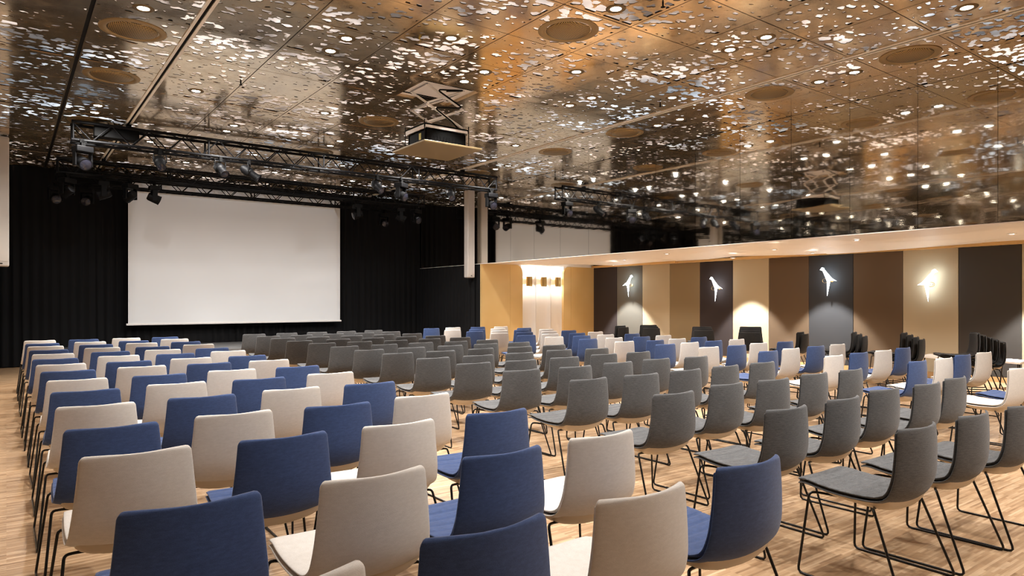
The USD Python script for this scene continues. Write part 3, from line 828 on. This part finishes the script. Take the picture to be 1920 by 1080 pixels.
CH = {
'L0': [(0.43, 13.20), (0.43, 12.23), (0.44, 11.47), (0.44, 10.57), (0.45, 9.77), (0.43, 8.92), (0.44, 8.13), (0.45, 7.32), (0.46, 6.48), (0.45, 5.64), (0.44, 4.83), (0.43, 3.96), (0.44, 3.23), (0.47, 2.32), (0.49, 1.55)],
'L1': [(1.02, 13.14), (1.04, 12.32), (1.04, 11.46), (1.04, 10.67), (1.04, 9.76), (1.04, 9.00), (1.03, 8.09), (1.05, 7.40), (1.05, 6.46), (1.05, 5.73), (1.04, 4.84), (1.03, 4.01), (1.04, 3.19), (1.08, 2.30), (1.08, 1.58)],
'L2': [(1.64, 13.22), (1.62, 12.22), (1.63, 11.51), (1.62, 10.50), (1.63, 9.79), (1.62, 8.92), (1.64, 8.16), (1.65, 7.37), (1.66, 6.54), (1.65, 5.67), (1.65, 4.89), (1.62, 3.96), (1.63, 3.18), (1.67, 2.32), (1.69, 1.56)],
'L3': [(2.23, 13.18), (2.24, 12.40), (2.23, 11.47), (2.24, 10.65), (2.21, 9.70), (2.25, 9.04), (2.23, 8.12), (2.25, 7.38), (2.25, 6.49), (2.28, 5.74), (2.24, 4.85), (2.24, 4.03), (2.25, 3.18), (2.26, 2.34), (2.34, 1.60)],
'g0': [(3.78, 13.31), (3.78, 12.43), (3.76, 11.57), (3.73, 10.67), (3.79, 9.87), (3.77, 8.98), (3.77, 8.18), (3.80, 7.44), (3.80, 6.59), (3.81, 5.79), (3.78, 4.95), (3.79, 4.07), (3.68, 3.10), (3.70, 2.27), (3.69, 1.55)],
'g1': [(4.43, 13.40), (4.41, 12.50), (4.39, 11.62), (4.40, 10.74), (4.40, 9.89), (4.41, 9.05), (4.41, 8.23), (4.40, 7.44), (4.40, 6.59), (4.40, 5.77), (4.40, 4.91), (4.39, 4.05), (4.41, 3.20), (4.37, 2.28), (4.34, 1.53)],
'g2': [(5.06, 13.45), (5.06, 12.58), (5.05, 11.69), (5.03, 10.76), (5.01, 9.87), (5.03, 9.09), (5.04, 8.26), (5.05, 7.50), (5.02, 6.61), (5.02, 5.78), (5.05, 4.98), (5.00, 4.07), (4.97, 3.16), (5.06, 2.34), (4.96, 1.49)],
'g3': [(5.70, 13.48), (5.72, 12.63), (5.70, 11.71), (5.68, 10.79), (5.68, 9.96), (5.65, 9.08), (5.67, 8.29), (5.69, 7.49), (5.72, 6.69), (5.69, 5.84), (5.69, 5.03), (5.62, 4.09), (5.65, 3.20), (5.66, 2.30)],
'g4': [(6.36, 13.58), (6.38, 12.78), (6.31, 11.75), (6.26, 10.77), (6.31, 10.01), (6.26, 9.11), (6.29, 8.30), (6.30, 7.48), (6.31, 6.61), (6.28, 5.84), (6.29, 4.97), (6.25, 4.10), (6.26, 3.19), (6.28, 2.34)],
'r0': [(7.87, 13.72), (7.81, 12.70), (7.79, 11.79), (7.76, 10.87), (7.69, 9.92), (7.74, 9.19), (7.75, 8.33), (7.76, 7.51), (7.72, 6.65), (7.74, 5.90), (7.72, 4.98), (7.70, 4.12), (7.70, 3.22), (7.68, 2.33)],
'r1': [(8.56, 13.90), (8.43, 12.67), (8.41, 11.78), (8.39, 10.88), (8.37, 10.05), (8.36, 9.15), (8.38, 8.35), (8.37, 7.42), (8.37, 6.73), (8.36, 5.89), (8.40, 5.08), (8.36, 4.16), (8.33, 3.21), (8.36, 2.33)],
'r2': [(9.20, 13.79), (9.07, 12.76), (9.05, 11.84), (9.03, 10.88), (9.00, 9.98), (9.02, 9.21), (9.00, 8.29), (9.03, 7.52), (9.02, 6.78), (9.07, 6.01), (9.09, 5.12), (9.03, 4.18), (9.00, 3.27)],
'r3': [(9.84, 13.72), (9.71, 12.61), (9.71, 11.79), (9.68, 11.00), (9.68, 10.18), (9.66, 9.14), (9.69, 8.39), (9.70, 7.60), (9.68, 6.82), (9.73, 5.98), (9.75, 5.16), (9.71, 4.24), (9.67, 3.28)]}
protos = {}
SPEC = {'black': ('black_wool', pad_ribbed), 'blue': ('blue_wool', pad_ribbed), 'beige': ('beige_wool', pad_plain), 'grey': ('grey_wool', pad_ribbed)}
def chair(col, x, y, z, rz, label, group, tilt=0):
    if col not in protos:
        protos[col] = make_chair(col + '_chair', label, group, *SPEC[col])
        ops = UsdGeom.Xformable(protos[col]).GetOrderedXformOps()
        ops[0].Set(Gf.Vec3d(x, y, z)); ops[1].Set(float(rz))
    else:
        dup(protos[col], (x, y, z), rz, label, group, tilt)
BLK = {'L': ('left block', 'left blue-and-beige block', ['along the left edge', 'second from left edge', 'third from left edge', 'beside the left aisle']),
       'g': ('middle block', 'grey middle block', ['beside the left aisle', 'second from left', 'third from left', 'fourth from left', 'beside the right aisle']),
       'r': ('right block', 'right blue-and-beige block', ['beside the middle aisle', 'second from middle aisle', 'second from the mirror side', 'nearest the fabric wall'])}
for key, lst in CH.items():
    b, c = key[0], int(key[1])
    for i, (x, y) in enumerate(lst):
        r = i + 1
        col = 'grey' if b == 'g' else ('blue' if (r + c) % 2 == (0 if b == 'L' else 1) else 'beige')
        words = {'blue': 'navy blue', 'beige': 'pale beige', 'grey': 'dark grey'}[col]
        lab = f'{words} chair, {ordn[i]} row from the screen, {BLK[b][1]}, {BLK[b][2][c]}'
        chair(col, x, y, 0, random.uniform(-1.6, 1.6), lab, f'{words} chairs of the {BLK[b][0]}')

# stacks of grey chairs along the fabric wall (x, y, heading, count, step forward, step up)
stacks = [(11.9, 11.55, 8, 2, 'nearest the white niche'),
          (12.0, 10.75, -25, 3, 'before the sand panel beside ochre'),
          (12.1, 9.35, -40, 3, 'before the plum bird-lamp panel'),
          (12.0, 8.15, -60, 4, 'before the brightly washed sand panel'),
          (12.3, 7.15, 15, 2, 'left of the ink-black panel'),
          (12.35, 6.05, 20, 3, 'before the ink-black bird-lamp panel'),
          (12.1, 5.0, 14, 4, 'under the largest bird lamp'),
          (12.3, 3.95, 35, 5, 'before the large charcoal panel')]
for (x, y, rz, n, where) in stacks:
    a = math.radians(rz)
    for k in range(n):
        pos = ['lowest', 'second from bottom', 'third from bottom', 'fourth from bottom', 'topmost'][k] if k < n - 1 else 'topmost'
        f = .085 * k
        chair('black', x - math.sin(a) * f, y + math.cos(a) * f, .034 * k, rz, f'black chair, {pos} of its stack, {where}', 'stacked black chairs by the fabric wall')

# two low stools by the wall
def stool(x, y, rz, label):
    t = thing('stool', label, 'stool', (x, y, 0), rz, group='low grey stools by the fabric wall')
    xs = np.linspace(-.21, .21, 15)
    pts = [(q, .46 + .03 * math.cos(q / .21 * PI / 2)) for q in xs] + [(q, .43 + .012 * math.cos(q / .21 * PI / 2)) for q in xs[::-1]]
    import shapely
    m = trimesh.creation.extrude_polygon(shapely.Polygon(pts), .36); m.apply_transform(trimesh.transformations.rotation_matrix(PI / 2, (1, 0, 0))); m.apply_translation((0, .18, 0))
    obj('seat', m, 'soffit_white', t, 40)
    for sx in (-1, 1):
        for sy in (-1, 1):
            obj('leg', cyl((sx * .17, sy * .14, .44), (sx * .20, sy * .17, 0), .010, 8), 'black_steel', t, 50)
stool(13.45, 5.25, -20, 'low pale stool beside the wall between two chair stacks')
stool(13.35, 4.02, -20, 'low pale stool at the wall by the right picture edge')
